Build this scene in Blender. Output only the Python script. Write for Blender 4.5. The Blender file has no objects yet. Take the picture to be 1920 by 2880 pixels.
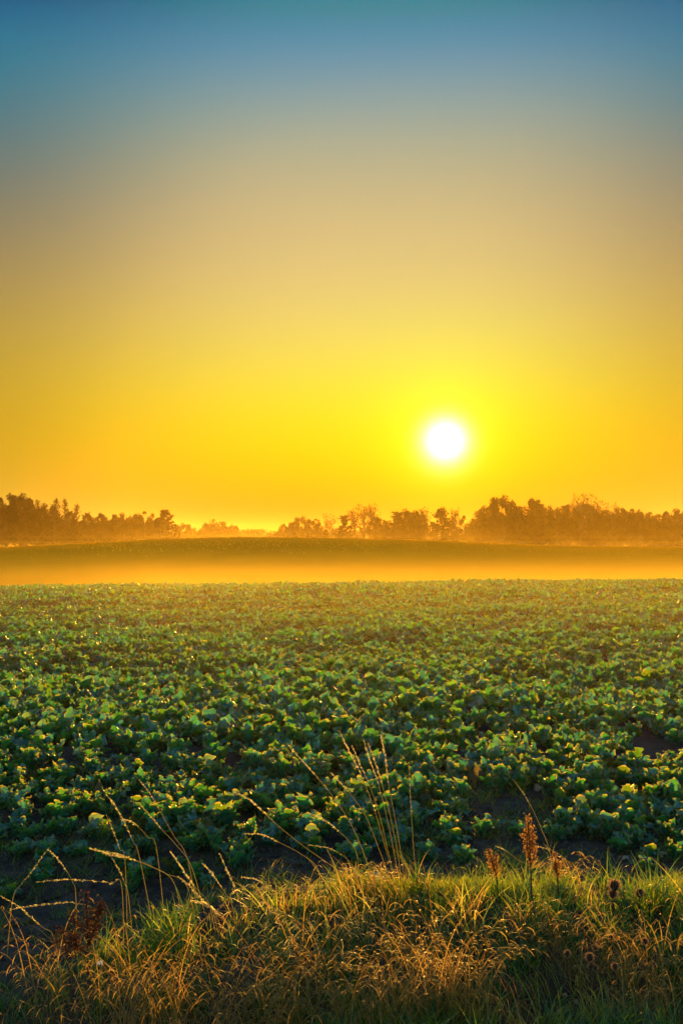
import bpy, math, random
import numpy as np
from mathutils import Vector
R = math.radians
rng = np.random.default_rng(11)
random.seed(11)
sc = bpy.context.scene
COL = sc.collection

# ------------------------------------------------------------------ camera
F = 3200.0            # focal length in photo pixels (40 mm on a 24x36 frame held upright)
HOR = 1515.0          # photo row of the true horizon
EYE = 1.7
cam = bpy.data.objects.new('camera', bpy.data.cameras.new('camera'))
COL.objects.link(cam)
cam.location = (0, 0, EYE)
cam.rotation_euler = (R(90), 0, 0)
cam.data.sensor_fit = 'VERTICAL'
cam.data.sensor_width = 24
cam.data.sensor_height = 36
cam.data.lens = 40
cam.data.shift_y = (HOR - 1440) / 2880
cam.data.clip_start = 0.1
cam.data.clip_end = 6000
cam.data.dof.use_dof = True
cam.data.dof.focus_distance = 9.0
cam.data.dof.aperture_fstop = 9.0
sc.camera = cam

def P(px, py, d):
    return Vector(((px - 960) / F * d, d, EYE + (HOR - py) / F * d))

# ------------------------------------------------------------------ sun direction
SUN_AZ = math.atan(292 / F)
SUN_EL = math.atan(275 / F * math.cos(SUN_AZ))
SUN = Vector((math.sin(SUN_AZ) * math.cos(SUN_EL), math.cos(SUN_AZ) * math.cos(SUN_EL), math.sin(SUN_EL)))

def lin(c):
    return tuple((v / 255 / 12.92) if v / 255 <= .04045 else ((v / 255 + .055) / 1.055) ** 2.4 for v in c)

# ------------------------------------------------------------------ world
world = bpy.data.worlds.new('World')
sc.world = world
world.use_nodes = True
nt = world.node_tree
nt.nodes.clear()
N, L = nt.nodes, nt.links
def mth(op, a, b=None, c=None, clamp=False):
    n = N.new('ShaderNodeMath'); n.operation = op; n.use_clamp = clamp
    for i, v in enumerate((a, b, c)):
        if v is None: continue
        if isinstance(v, (int, float)): n.inputs[i].default_value = v
        else: L.new(v, n.inputs[i])
    return n.outputs[0]
tc = N.new('ShaderNodeTexCoord')
nrm = N.new('ShaderNodeVectorMath'); nrm.operation = 'NORMALIZE'; L.new(tc.outputs['Generated'], nrm.inputs[0])
D = nrm.outputs[0]
sep = N.new('ShaderNodeSeparateXYZ'); L.new(D, sep.inputs[0])
elev = mth('MULTIPLY', mth('ARCSINE', sep.outputs[2]), 180 / math.pi)
dt = N.new('ShaderNodeVectorMath'); dt.operation = 'DOT_PRODUCT'; L.new(D, dt.inputs[0]); dt.inputs[1].default_value = SUN
rdeg = mth('MULTIPLY', mth('ARCCOSINE', mth('MINIMUM', dt.outputs['Value'], 1.0)), 180 / math.pi)
# azimuth away from the sun
az = mth('MULTIPLY', mth('ARCTAN2', sep.outputs[0], sep.outputs[1]), 180 / math.pi)
daz = mth('ABSOLUTE', mth('SUBTRACT', az, math.degrees(SUN_AZ)))

def el(y): return math.degrees(math.atan((HOR - y) / F))
NEAR = [(20,(0.0281,0.2299,0.3115)), (85,(0.0569,0.2552,0.3840)), (150,(0.1005,0.2854,0.4026)), (215,(0.1581,0.3176,0.3858)), (280,(0.2270,0.3496,0.3525)), (345,(0.3027,0.3797,0.3164)), (410,(0.3803,0.4075,0.2846)), (475,(0.4551,0.4330,0.2598)), (540,(0.5239,0.4572,0.2418)), (605,(0.5848,0.4815,0.2284)), (670,(0.6373,0.5073,0.2169)), (735,(0.6823,0.5359,0.2039)), (800,(0.7216,0.5682,0.1865)), (865,(0.7574,0.6040,0.1629)), (930,(0.7920,0.6417,0.1329)), (995,(0.8274,0.6775,0.0987)), (1060,(0.8645,0.7050,0.0648)), (1125,(0.9034,0.7145,0.0361)), (1190,(0.9421,0.6939,0.0161)), (1255,(0.9765,0.6304,0.0056)), (1320,(0.9996,0.5151,0.0018)), (1385,(1.0016,0.3520,0.0016)), (1450,(0.9699,0.1524,0.0067)), (1515,(0.8915,0.0269,0.0432))]
FAR = [(20,(0.0000,0.0644,0.1902)), (85,(0.0000,0.1172,0.2463)), (150,(0.0014,0.1533,0.2717)), (215,(0.0066,0.1708,0.2719)), (280,(0.0173,0.1752,0.2558)), (345,(0.0345,0.1730,0.2312)), (410,(0.0586,0.1695,0.2041)), (475,(0.0894,0.1684,0.1778)), (540,(0.1263,0.1713,0.1540)), (605,(0.1681,0.1792,0.1330)), (670,(0.2133,0.1919,0.1145)), (735,(0.2602,0.2089,0.0980)), (800,(0.3072,0.2289,0.0830)), (865,(0.3524,0.2499,0.0690)), (930,(0.3943,0.2698,0.0560)), (995,(0.4312,0.2865,0.0441)), (1060,(0.4622,0.2984,0.0339)), (1125,(0.4861,0.3054,0.0258)), (1190,(0.5024,0.3089,0.0203)), (1255,(0.5106,0.3127,0.0179)), (1320,(0.5106,0.3228,0.0195)), (1385,(0.5025,0.3491,0.0286)), (1450,(0.4866,0.3668,0.0547)), (1515,(0.4635,0.4747,0.1247))]
E0, E1 = -2.0, 90.0
K = 2 ** -1.7
def ramp(tab, top):
    n = N.new('ShaderNodeValToRGB')
    st = sorted([(el(y), tuple(K * v for v in c)) for y, c in tab] + [(e, tuple(K * v for v in c)) for e, c in top])
    els = n.color_ramp.elements
    while len(els) < len(st): els.new(0.5)
    pos = [(e - E0) / (E1 - E0) for e, c in st]
    for i, ((e, c), p) in enumerate(zip(st, pos)):
        els[i].position = p; els[i].color = (*c, 1)
    L.new(mth('DIVIDE', mth('SUBTRACT', elev, E0), E1 - E0, clamp=True), n.inputs[0])
    return n.outputs[0]
near = ramp(NEAR, [(32, lin((45,110,155))), (60, lin((40,95,150))), (90, lin((35,85,145)))])
far = ramp(FAR, [(32, lin((28,95,140))), (60, lin((30,85,140))), (90, lin((35,85,145)))])
cen = mth('ABSOLUTE', mth('SUBTRACT', az, 1.8))
w = mth('SUBTRACT', 1.0, mth('EXPONENT', mth('MULTIPLY', mth('POWER', mth('DIVIDE', cen, 14.0), 2.8), -1.0)))
mx = N.new('ShaderNodeMix'); mx.data_type = 'RGBA'
L.new(w, mx.inputs[0]); L.new(near, mx.inputs[6]); L.new(far, mx.inputs[7])
# the half of the sky away from the sun: clear cool dawn sky
sky = N.new('ShaderNodeTexSky'); sky.sky_type = 'NISHITA'; sky.sun_disc = False
sky.sun_elevation = SUN_EL; sky.sun_rotation = SUN_AZ
sky.air_density = 1.2; sky.dust_density = 1.0; sky.ozone_density = 3.0
skb = N.new('ShaderNodeVectorMath'); skb.operation = 'SCALE'; skb.inputs['Scale'].default_value = 0.15
L.new(sky.outputs[0], skb.inputs[0])
back = mth('MULTIPLY', mth('DIVIDE', mth('SUBTRACT', daz, 28.0), 50.0, clamp=True), 1.0)
mx2 = N.new('ShaderNodeMix'); mx2.data_type = 'RGBA'
L.new(back, mx2.inputs[0]); L.new(mx.outputs[2], mx2.inputs[6]); L.new(skb.outputs[0], mx2.inputs[7])
# aureole: the blown-out disc and its glow in damp air
def glow(sig, p, col):
    g = mth('EXPONENT', mth('MULTIPLY', mth('POWER', mth('DIVIDE', rdeg, sig), p), -1.0))
    s = N.new('ShaderNodeVectorMath'); s.operation = 'SCALE'; s.inputs[0].default_value = col; L.new(g, s.inputs['Scale'])
    return s.outputs[0]
def add(a, b):
    s = N.new('ShaderNodeVectorMath'); s.operation = 'ADD'; L.new(a, s.inputs[0]); L.new(b, s.inputs[1]); return s.outputs[0]
GLOW = [(0.72, 1.6, (1.1, 1.1, 1.15)), (2.2, 1.5, (0.16, 0.15, 0.003)), (5.5, 1.8, (0.01, 0.04, 0.0))]
tot = mx2.outputs[2]
for g in GLOW: tot = add(tot, glow(*g))
bg = N.new('ShaderNodeBackground'); bg.inputs[1].default_value = 1.0
L.new(tot, bg.inputs[0])
wo = N.new('ShaderNodeOutputWorld'); L.new(bg.outputs[0], wo.inputs[0])

# ------------------------------------------------------------------ sun lamp
sl = bpy.data.lights.new('sun', 'SUN')
sl.energy = 2.9; sl.angle = R(0.5); sl.color = (1.0, 0.49, 0.07)
so = bpy.data.objects.new('sun', sl); COL.objects.link(so)
so.rotation_euler = (-SUN).to_track_quat('-Z', 'Y').to_euler()
so.location = (20, 60, 30)

sc.view_settings.view_transform = 'Standard'
sc.view_settings.look = 'None'
sc.view_settings.exposure = 1.7
sc.view_settings.gamma = 1.0
sc.render.engine = 'CYCLES'
sc.cycles.use_denoising = True
sc.cycles.max_bounces = 6
sc.cycles.diffuse_bounces = 2
sc.cycles.glossy_bounces = 2
sc.cycles.transmission_bounces = 4
sc.cycles.transparent_max_bounces = 96
sc.cycles.volume_bounces = 1
sc.cycles.sample_clamp_indirect = 2
sc.cycles.sample_clamp_direct = 1.6

# ------------------------------------------------------------------ helpers
def tag(o, label=None, cat=None, group=None, kind=None):
    if label: o['label'] = label
    if cat: o['category'] = cat
    if group: o['group'] = group
    if kind: o['kind'] = kind
    return o

def mesh_np(name, verts, quads, mats, matidx=None, tint=None, smooth=True):
    me = bpy.data.meshes.new(name)
    verts = np.ascontiguousarray(verts, dtype=np.float32); quads = np.ascontiguousarray(quads, dtype=np.int32)
    k = quads.shape[1]
    me.vertices.add(len(verts)); me.vertices.foreach_set('co', verts.ravel())
    me.loops.add(quads.size); me.loops.foreach_set('vertex_index', quads.ravel())
    me.polygons.add(len(quads))
    me.polygons.foreach_set('loop_start', np.arange(0, quads.size, k, dtype=np.int32))
    me.polygons.foreach_set('loop_total', np.full(len(quads), k, dtype=np.int32))
    for m in (mats if isinstance(mats, (list, tuple)) else [mats]): me.materials.append(m)
    if matidx is not None: me.polygons.foreach_set('material_index', np.ascontiguousarray(matidx, dtype=np.int32))
    if smooth: me.polygons.foreach_set('use_smooth', np.ones(len(quads), dtype=bool))
    me.update(calc_edges=True)
    if tint is not None:
        a = me.attributes.new('tint', 'FLOAT', 'POINT'); a.data.foreach_set('value', np.ascontiguousarray(tint, dtype=np.float32))
    return me

def link(name, me, parent=None, loc=None):
    o = bpy.data.objects.new(name, me); COL.objects.link(o)
    if parent: o.parent = parent
    if loc is not None: o.location = loc
    return o

def join(parts):
    """parts: list of (verts, quads, tint, matidx)"""
    V, Q, T, M = [], [], [], []
    off = 0
    for v, q, t, m in parts:
        V.append(v); Q.append(q + off); off += len(v)
        T.append(np.broadcast_to(t, (len(v),))); M.append(np.broadcast_to(m, (len(q),)))
    return np.concatenate(V), np.concatenate(Q), np.concatenate(T), np.concatenate(M)

_H = rng.random((256, 256))
def vnoise(x, y, s, seed=0):
    x = np.asarray(x, float) / s + seed * 17.3; y = np.asarray(y, float) / s + seed * 9.1
    xi = np.floor(x).astype(int); yi = np.floor(y).astype(int)
    fx = x - xi; fy = y - yi
    fx = fx * fx * (3 - 2 * fx); fy = fy * fy * (3 - 2 * fy)
    g = lambda a, b: _H[a % 256, b % 256]
    return (g(xi, yi) * (1 - fx) * (1 - fy) + g(xi + 1, yi) * fx * (1 - fy) + g(xi, yi + 1) * (1 - fx) * fy + g(xi + 1, yi + 1) * fx * fy) * 2 - 1

# ------------------------------------------------------------------ terrain height
PR = np.array([(-40,-.5),(2.5,-.35),(3.7,-.13),(4.1,-.12),(4.45,-.17),(4.75,-.08),(5.05,.02),(5.35,.035),(5.7,-.02),(6.3,-.05),(9,0),(20,0),(34,0.0),(40,-.04),(46,-.3),(60,-1.5),(85,-3.4),
               (105,-3.6),(125,-3.0),(150,-1.5),(175,-.4),(200,0),(215,-.15),(240,-1.0),(290,-3.6),(340,-4.6),(500,-6.0),(900,-7.5),(3200,-9)])
def _herm(x):
    X, Y = PR[:, 0], PR[:, 1]
    d = np.diff(Y) / np.diff(X)
    m = np.zeros_like(Y); m[1:-1] = np.where(d[:-1] * d[1:] > 0, 2 * d[:-1] * d[1:] / (d[:-1] + d[1:] + 1e-12), 0)
    x = np.clip(x, X[0], X[-1])
    i = np.clip(np.searchsorted(X, x) - 1, 0, len(X) - 2)
    h = X[i + 1] - X[i]; t = (x - X[i]) / h
    return (1 + 2 * t) * (1 - t) ** 2 * Y[i] + t * (1 - t) ** 2 * h * m[i] + t * t * (3 - 2 * t) * Y[i + 1] + t * t * (t - 1) * h * m[i + 1]
CR = np.array([(-2000,1560),(-600,1552),(0,1540),(180,1530),(350,1521),(520,1513),(640,1510),(800,1511),(960,1513),(1220,1520),(1400,1529),(1600,1535),(1920,1538),(3000,1542)])
def ground(x, y, rough=True):
    x = np.asarray(x, float); y = np.asarray(y, float)
    z = _herm(y)
    # crest height of the far hill, and the gentle tilt of the near field
    cx = x / 200 * F + 960
    k = sum(np.interp(cx + o, CR[:, 0], CR[:, 1]) for o in (-80, -40, 0, 40, 80)) / 5
    crest = EYE + (HOR - k) / F * 200
    z = z + crest * np.clip((y - 105) / 95, 0, 1) ** 1.1 * np.clip((330 - y) / 110, 0, 1)
    z = z + 0.009 * x * np.clip((y - 10) / 30, 0, 1) * np.clip((90 - y) / 40, 0, 1)
    z = z - (.17 - .14 * np.clip(x + .5, -1, 1)) * np.clip((4.75 - y) / .5, 0, 1)
    z = z - .15 * np.clip((-x - .35) / .5, 0, 1) * np.clip((y - 4.6) / .4, 0, 1) * np.clip((6.6 - y) / .8, 0, 1)
    if rough:
        n = np.clip((60 - y) / 30, 0, 1)
        z = z + n * (vnoise(x, y, .55, 1) * .028 + vnoise(x, y, .16, 2) * .014 + vnoise(x, y, .07, 3) * .007 * (y < 12))
        z = z + (vnoise(x, y, 4.5, 4) * .05 + vnoise(x, y, 1.7, 14) * .035) * np.clip((y - 7) / 6, 0, 1) * np.clip((60 - y) / 15, 0, 1)
    return z

# ------------------------------------------------------------------ materials
def newmat(name):
    m = bpy.data.materials.new(name); m.use_nodes = True
    t = m.node_tree; t.nodes.clear()
    out = t.nodes.new('ShaderNodeOutputMaterial')
    return m, t, out
def leafmat(name, cols, trans, rough=.5, spec=.4, mix=.45, tr_gain=None, noise=None, attr='tint', coat=0):
    """cols: ramp of base colours over the 'tint' attribute, trans: ramp of transmitted colours"""
    m, t, out = newmat(name)
    a = t.nodes.new('ShaderNodeAttribute'); a.attribute_name = attr
    def rp(cs):
        r = t.nodes.new('ShaderNodeValToRGB')
        e = r.color_ramp.elements
        while len(e) < len(cs): e.new(.5)
        for i, c in enumerate(cs): e[i].position = i / max(1, len(cs) - 1); e[i].color = (*c, 1)
        t.links.new(a.outputs['Fac'], r.inputs[0]); return r.outputs[0]
    p = t.nodes.new('ShaderNodeBsdfPrincipled')
    p.inputs['Roughness'].default_value = rough; p.inputs['Specular IOR Level'].default_value = spec
    c = rp(cols); d = rp(trans)
    p.inputs['Coat Weight'].default_value = coat; p.inputs['Coat Roughness'].default_value = .25
    if noise:
        tx = t.nodes.new('ShaderNodeTexCoord'); nn = t.nodes.new('ShaderNodeTexNoise'); nn.inputs['Scale'].default_value = noise; nn.inputs['Detail'].default_value = 3
        t.links.new(tx.outputs['Object'], nn.inputs['Vector'])
        mr = t.nodes.new('ShaderNodeMapRange'); mr.inputs['From Min'].default_value = .3; mr.inputs['From Max'].default_value = .7
        mr.inputs['To Min'].default_value = .65; mr.inputs['To Max'].default_value = 1.3
        t.links.new(nn.outputs['Fac'], mr.inputs['Value'])
        def mul(s):
            v = t.nodes.new('ShaderNodeVectorMath'); v.operation = 'SCALE'; t.links.new(s, v.inputs[0]); t.links.new(mr.outputs[0], v.inputs['Scale']); return v.outputs[0]
        c = mul(c); d = mul(d)
    t.links.new(c, p.inputs['Base Color'])
    tr = t.nodes.new('ShaderNodeBsdfTranslucent'); t.links.new(d, tr.inputs[0])
    x = t.nodes.new('ShaderNodeMixShader'); x.inputs[0].default_value = mix
    t.links.new(p.outputs[0], x.inputs[1]); t.links.new(tr.outputs[0], x.inputs[2])
    t.links.new(x.outputs[0], out.inputs[0])
    return m

M_RAPE = leafmat('rape_leaf', [(.018,.14,.115),(.03,.17,.10),(.045,.16,.04),(.07,.13,.012)], [(.05,.36,.02),(.10,.44,.015),(.20,.50,.01),(.38,.44,.008)], rough=.3, spec=.9, mix=.47, noise=14, coat=.7)
M_RIMGLINT = leafmat('rape_leaf_rim_glint', [(.05,.10,.05),(.12,.16,.06)], [(.42,.40,.04),(.8,.65,.09)], rough=.4, spec=.4, mix=.6)  # pale edge strip: dewy sun glints put into the leaf colour
M_DEADLEAF = leafmat('withered_leaf', [(.09,.065,.02),(.14,.10,.03)], [(.2,.16,.015),(.34,.28,.02)], rough=.6, spec=.2, mix=.4, noise=20)
M_GRASS = leafmat('green_grass_blade', [(.012,.06,.03),(.03,.10,.02),(.07,.14,.015),(.18,.17,.02)], [(.08,.25,.015),(.22,.42,.01),(.5,.58,.02),(.8,.6,.04)], rough=.3, spec=.6, mix=.5)
M_DRY = leafmat('dry_grass_blade', [(.08,.035,.015),(.16,.085,.03),(.28,.17,.05),(.22,.22,.05)], [(.38,.18,.03),(.7,.42,.07),(.95,.72,.13),(.7,.8,.1)], rough=.5, spec=.3, mix=.62)
M_DRYTIP = leafmat('dry_grass_tips', [(.22,.11,.04),(.38,.22,.08)], [(.75,.42,.08),(.95,.7,.16)], rough=.5, spec=.3, mix=.62)
M_STALK = leafmat('grass_stalk_skin', [(.25,.18,.06),(.4,.28,.1)], [(.8,.7,.2),(.95,.85,.3)], rough=.35, spec=.6, mix=.5)
M_SEED = leafmat('seed_head', [(.42,.28,.11),(.6,.44,.2)], [(.95,.85,.35),(1,.95,.55)], rough=.45, spec=.4, mix=.75)
M_DOCK = leafmat('dock_seeds', [(.08,.025,.012),(.16,.06,.02)], [(.42,.20,.04),(.75,.45,.10)], rough=.6, spec=.2, mix=.5)
M_DOCKDARK = leafmat('dark_dock_seeds', [(.03,.012,.01),(.07,.025,.012)], [(.08,.035,.01),(.18,.08,.02)], rough=.7, spec=.2, mix=.35)
M_THISTLE = leafmat('thistle_core', [(.025,.013,.008),(.05,.025,.012)], [(.05,.02,.01),(.1,.05,.02)], rough=.8, spec=.1, mix=.1)
M_FLUFF = leafmat('pale_bristles', [(.25,.16,.09),(.4,.3,.2)], [(.4,.22,.06),(.6,.36,.14)], rough=.6, spec=.2, mix=.5)
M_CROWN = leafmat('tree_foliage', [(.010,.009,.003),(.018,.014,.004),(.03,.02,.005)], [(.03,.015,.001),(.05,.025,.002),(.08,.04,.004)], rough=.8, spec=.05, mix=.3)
M_PETAL = leafmat('white_petal', [(.75,.75,.78),(.8,.8,.82)], [(.5,.5,.5),(.6,.6,.6)], rough=.5, spec=.3, mix=.3)

def solidmat(name, c0, c1, scale=6, rough=.9, bump=.3, bscale=None, dist=.02, spec=.3):
    m, t, out = newmat(name)
    p = t.nodes.new('ShaderNodeBsdfPrincipled'); p.inputs['Roughness'].default_value = rough; p.inputs['Specular IOR Level'].default_value = spec
    tx = t.nodes.new('ShaderNodeTexCoord')
    n = t.nodes.new('ShaderNodeTexNoise'); n.inputs['Scale'].default_value = scale; n.inputs['Detail'].default_value = 8; n.inputs['Roughness'].default_value = .65
    t.links.new(tx.outputs['Object'], n.inputs['Vector'])
    r = t.nodes.new('ShaderNodeValToRGB'); r.color_ramp.elements[0].position = .35; r.color_ramp.elements[1].position = .68
    r.color_ramp.elements[0].color = (*c0, 1); r.color_ramp.elements[1].color = (*c1, 1)
    t.links.new(n.outputs['Fac'], r.inputs[0]); t.links.new(r.outputs[0], p.inputs['Base Color'])
    n2 = t.nodes.new('ShaderNodeTexNoise'); n2.inputs['Scale'].default_value = bscale or scale * 4; n2.inputs['Detail'].default_value = 6
    t.links.new(tx.outputs['Object'], n2.inputs['Vector'])
    b = t.nodes.new('ShaderNodeBump'); b.inputs['Strength'].default_value = bump; b.inputs['Distance'].default_value = dist
    t.links.new(n2.outputs['Fac'], b.inputs['Height']); t.links.new(b.outputs[0], p.inputs['Normal'])
    t.links.new(p.outputs[0], out.inputs[0])
    return m
M_SOIL = solidmat('dark_damp_soil', (.026,.015,.009), (.095,.058,.034), 9, .85, .7, 45, .02)
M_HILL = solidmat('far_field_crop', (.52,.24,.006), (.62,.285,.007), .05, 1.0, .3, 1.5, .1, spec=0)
M_BARK = solidmat('tree_bark', (.02,.014,.009), (.05,.035,.022), 2, .9, .5, 12, .05)
M_STEM = solidmat('dry_stem', (.10,.05,.025), (.2,.11,.05), 30, .7, .2)
M_DSTEM = solidmat('dark_stem', (.035,.015,.01), (.09,.04,.02), 30, .8, .2)
M_STONE = solidmat('tan_stone', (.22,.15,.09), (.42,.31,.2), 14, .8, .6, 40, .01)
M_STONEP = solidmat('pale_stone', (.36,.31,.30), (.6,.54,.52), 10, .7, .5, 40, .01)

# ------------------------------------------------------------------ ground sheets
def sheet(name, ys, xs_of, mat):
    Y = np.array(ys); X = np.array(xs_of)
    gx, gy = np.meshgrid(X, Y)
    gz = ground(gx, gy)
    v = np.stack([gx, gy, gz], -1).reshape(-1, 3)
    nx, ny = len(X), len(Y)
    i = (np.arange(ny - 1)[:, None] * nx + np.arange(nx - 1)[None]).ravel()
    q = np.stack([i, i + 1, i + nx + 1, i + nx], 1)
    return link(name, mesh_np(name, v, q, mat))
def geo(a, b, s0, g):
    o = [a]; s = s0
    while o[-1] < b: o.append(o[-1] + s); s *= g
    o[-1] = b; return o
xs = geo(0, 60, .035, 1.022)
xs = sorted([-v for v in xs[1:]] + xs)
ys = list(np.arange(-30, 3, 1.5)) + list(np.arange(3, 8, .035)) + geo(8, 62, .04, 1.02)
xfar = geo(0, 2500, 1.0, 1.045); xfar = sorted([-v for v in xfar[1:]] + xfar)
tag(sheet('field_soil', ys, [-2500, -600, -150] + xs + [150, 600, 2500], M_SOIL), kind='structure')
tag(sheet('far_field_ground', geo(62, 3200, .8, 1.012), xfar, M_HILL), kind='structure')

# ------------------------------------------------------------------ leaves
def leaves(root, yaw, length, width, a0, a1, cup, wave, phase, tint, nu, ts, rimcols, twist=None, rag=.36, kr=3.0, pet=.3):
    """N leaves as curved lobed sheets; returns verts, quads, tint, matidx"""
    n = len(yaw); s = np.linspace(0, 1, nu + 1); t = np.array(ts, float); nt_ = len(t)
    S = s[None, :]
    ang = a0[:, None] + (a1 - a0)[:, None] * S ** 1.3
    ds = length[:, None] / nu
    am = .5 * (ang[:, 1:] + ang[:, :-1])
    r = np.concatenate([np.zeros((n, 1)), np.cumsum(np.sin(am) * ds, 1)], 1)
    z = np.concatenate([np.zeros((n, 1)), np.cumsum(np.cos(am) * ds, 1)], 1)
    u = np.clip((s - pet) / (1 - pet), 0, 1)
    prof = np.where(s < pet, .055, .055 + .945 * np.sin(np.pi * np.clip(u, 0, 1) ** .62) ** .55 * (1 - .08 * u))
    prof[-1] = .12
    W = width[:, None] * .5 * prof[None]
    T = t[None, None, :]
    side = [1 + rag * np.sin(s[None] * (15 + 3 * q_) + phase[:, None] * (3 + q_)) + rag * (rng.random((n, nu + 1)) - .5) * 2.2 for q_ in (0, 1)]
    lob = np.where(T > 0, side[0][:, :, None], side[1][:, :, None])
    lat = W[:, :, None] * T * (1 + (lob - 1) * np.abs(T))
    wav = wave[:, None, None] * np.abs(T) ** 2 * np.sin(S[:, :, None] * 2 * np.pi * kr + phase[:, None, None] + np.where(T > 0, 1.7, 0)) * (prof[None, :, None])
    cupz = cup[:, None, None] * np.abs(lat)
    off = wav + cupz + wave[:, None, None] * .9 * (rng.random(lat.shape) - .5) * prof[None, :, None] * (.3 + np.abs(T))
    nr = -np.cos(ang)[:, :, None]; nz = np.sin(ang)[:, :, None]   # normal of the sheet in the r-z plane
    rr = r[:, :, None] + off * nr; zz = z[:, :, None] + off * nz
    if twist is not None:
        tw = twist[:, None, None] * S[:, :, None] * prof[None, :, None]
        c, d = np.cos(tw), np.sin(tw)
        rr = rr + lat * d * nr; zz = zz + lat * d * nz; lat = lat * c
    cy, sy = np.cos(yaw)[:, None, None], np.sin(yaw)[:, None, None]
    x = root[:, 0, None, None] + rr * cy - lat * sy
    y = root[:, 1, None, None] + rr * sy + lat * cy
    zf = root[:, 2, None, None] + zz
    V = np.stack([x, y, zf], -1).reshape(-1, 3)
    i0 = (np.arange(nu)[:, None] * nt_ + np.arange(nt_ - 1)[None])
    q = np.stack([i0, i0 + 1, i0 + nt_ + 1, i0 + nt_], -1)
    m = np.zeros((nu, nt_ - 1), int)
    if rimcols:
        m[int(pet * nu) + 1:, 0] = 1; m[int(pet * nu) + 1:, -1] = 1
        if nu > 12: m[-1:, :] = 1
    Q = (q.reshape(-1, 4)[None] + (np.arange(n) * (nu + 1) * nt_)[:, None, None]).reshape(-1, 4)
    Mi = np.tile(m.ravel(), n)
    Tn = np.repeat(tint, (nu + 1) * nt_)
    return V, Q, Tn, Mi

TS = {3: [-1, -.92, -.5, 0, .5, .92, 1], 2: [-1, -.91, -.3, .4, .91, 1], 1: [-1, -.92, 0, .92, 1]}
NU = {3: 18, 2: 12, 1: 7}
def plant_leaves(pos, size, lod, per, heap=0.0):
    n = len(pos)
    cnt = rng.integers(per[0], per[1] + 1, n)
    idx = np.repeat(np.arange(n), cnt); k = len(idx)
    yaw0 = rng.random(n) * 6.28
    order = np.concatenate([np.arange(c) for c in cnt])
    yaw = yaw0[idx] + order * 2.4 + rng.normal(0, .25, k)
    age = 1 - order / cnt[idx]                      # outer leaves first
    ln = size[idx] * (.62 + .5 * rng.random(k)) * (1 - .12 * (1 - age))
    wd = ln * (.38 + .24 * rng.random(k))
    a0 = R(8) + R(40) * age * rng.random(k)
    a1 = R(50) + R(75) * age * rng.random(k) + R(25) * rng.random(k)
    up = rng.random(k) < .6
    a1 = np.where(up, R(5) + R(50) * rng.random(k), a1)
    root = pos[idx] + np.stack([np.cos(yaw) * .008, np.sin(yaw) * .008, np.zeros(k)], -1)
    tint = np.clip(.36 + .18 * rng.normal(size=k) + .1 * rng.normal(size=n)[idx], 0, .8)
    return leaves(root, yaw, ln, wd, a0, a1, -.3 + .9 * rng.random(k), ln * (.06 + .10 * rng.random(k)), rng.random(k) * 6.28, tint,
                  NU[lod], TS[lod], lod >= 2, twist=rng.normal(0, .8, k), kr=3.4 + 1.2 * rng.random(), pet=.28)

# layout of the crop
def field_edge(x):
    px = np.asarray(x, float) / 6.2 * F + 960
    return np.interp(px, [-400, 0, 300, 560, 760, 1000, 1300, 1500, 1700, 1920, 2400], [6.2, 6.1, 5.85, 5.7, 5.85, 5.95, 6.05, 6.25, 6.12, 6.02, 6.0])
def crop_density(x, y):
    d = np.ones_like(x)
    e = field_edge(x)
    d *= np.where(y > e, np.clip((y - e) / .35, .3, 1), .07 * (y > e - .35))
    for px, py, rx, ry in ((1430, 2265, .34, .5), (1890, 2130, .28, 1.2), (700, 2290, .2, .25), (1600, 2420, .3, .3), (1180, 2430, .25, .25)):
        cy = EYE * F / (py - HOR); cx = (px - 960) / F * cy
        r = ((x - cx) / rx) ** 2 + ((y - cy) / ry) ** 2
        d *= np.clip(r - .4, .05, 1)
    return d * np.clip(.95 + .35 * vnoise(x, y, 1.1, 7), .3, 1)
def scatter(y0, y1, spacing, margin):
    pts = []
    y = y0
    while y < y1:
        hw = .3 * y * 1.08 + margin
        n = int(2 * hw / spacing)
        x = -hw + (np.arange(n) + rng.random(n)) * spacing
        yy = y + (rng.random(n) - .5) * spacing
        pts.append(np.stack([x, yy], 1)); y += spacing * .9
    p = np.concatenate(pts)
    return p[rng.random(len(p)) < crop_density(p[:, 0], p[:, 1])]
pts = scatter(5.4, 17, .185, 2.6)
pts = np.concatenate([pts, scatter(17, 30, .23, 3.2), scatter(30, 48, .30, 5)])
pz = ground(pts[:, 0], pts[:, 1])
P3 = np.stack([pts[:, 0], pts[:, 1], pz - .01], 1)
inv = np.abs(pts[:, 0]) < .31 * pts[:, 1]
o = np.argsort(np.where(inv, pts[:, 1], 1e6))
NEARN = 300
nearp, rest = P3[o[:NEARN]], P3[o[NEARN:]]
edge_small = lambda p: .62 + .38 * np.clip((p[:, 1] - field_edge(p[:, 0]) - .1) / .9, 0, 1)
protos = []
for v in range(12):
    g = plant_leaves(np.zeros((1, 3)), np.array([.178]), 3, (10, 13))
    V, Q, T, Mi = g
    if v in (3,):      # one withered leaf
        k = (NU[3] + 1) * len(TS[3]); kq = NU[3] * (len(TS[3]) - 1)
        Mi = Mi.copy(); Mi[:kq] = 2
    protos.append(mesh_np('rapeseed_plant', V, Q, [M_RAPE, M_RIMGLINT, M_DEADLEAF], Mi, T))
es = edge_small(nearp)
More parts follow.
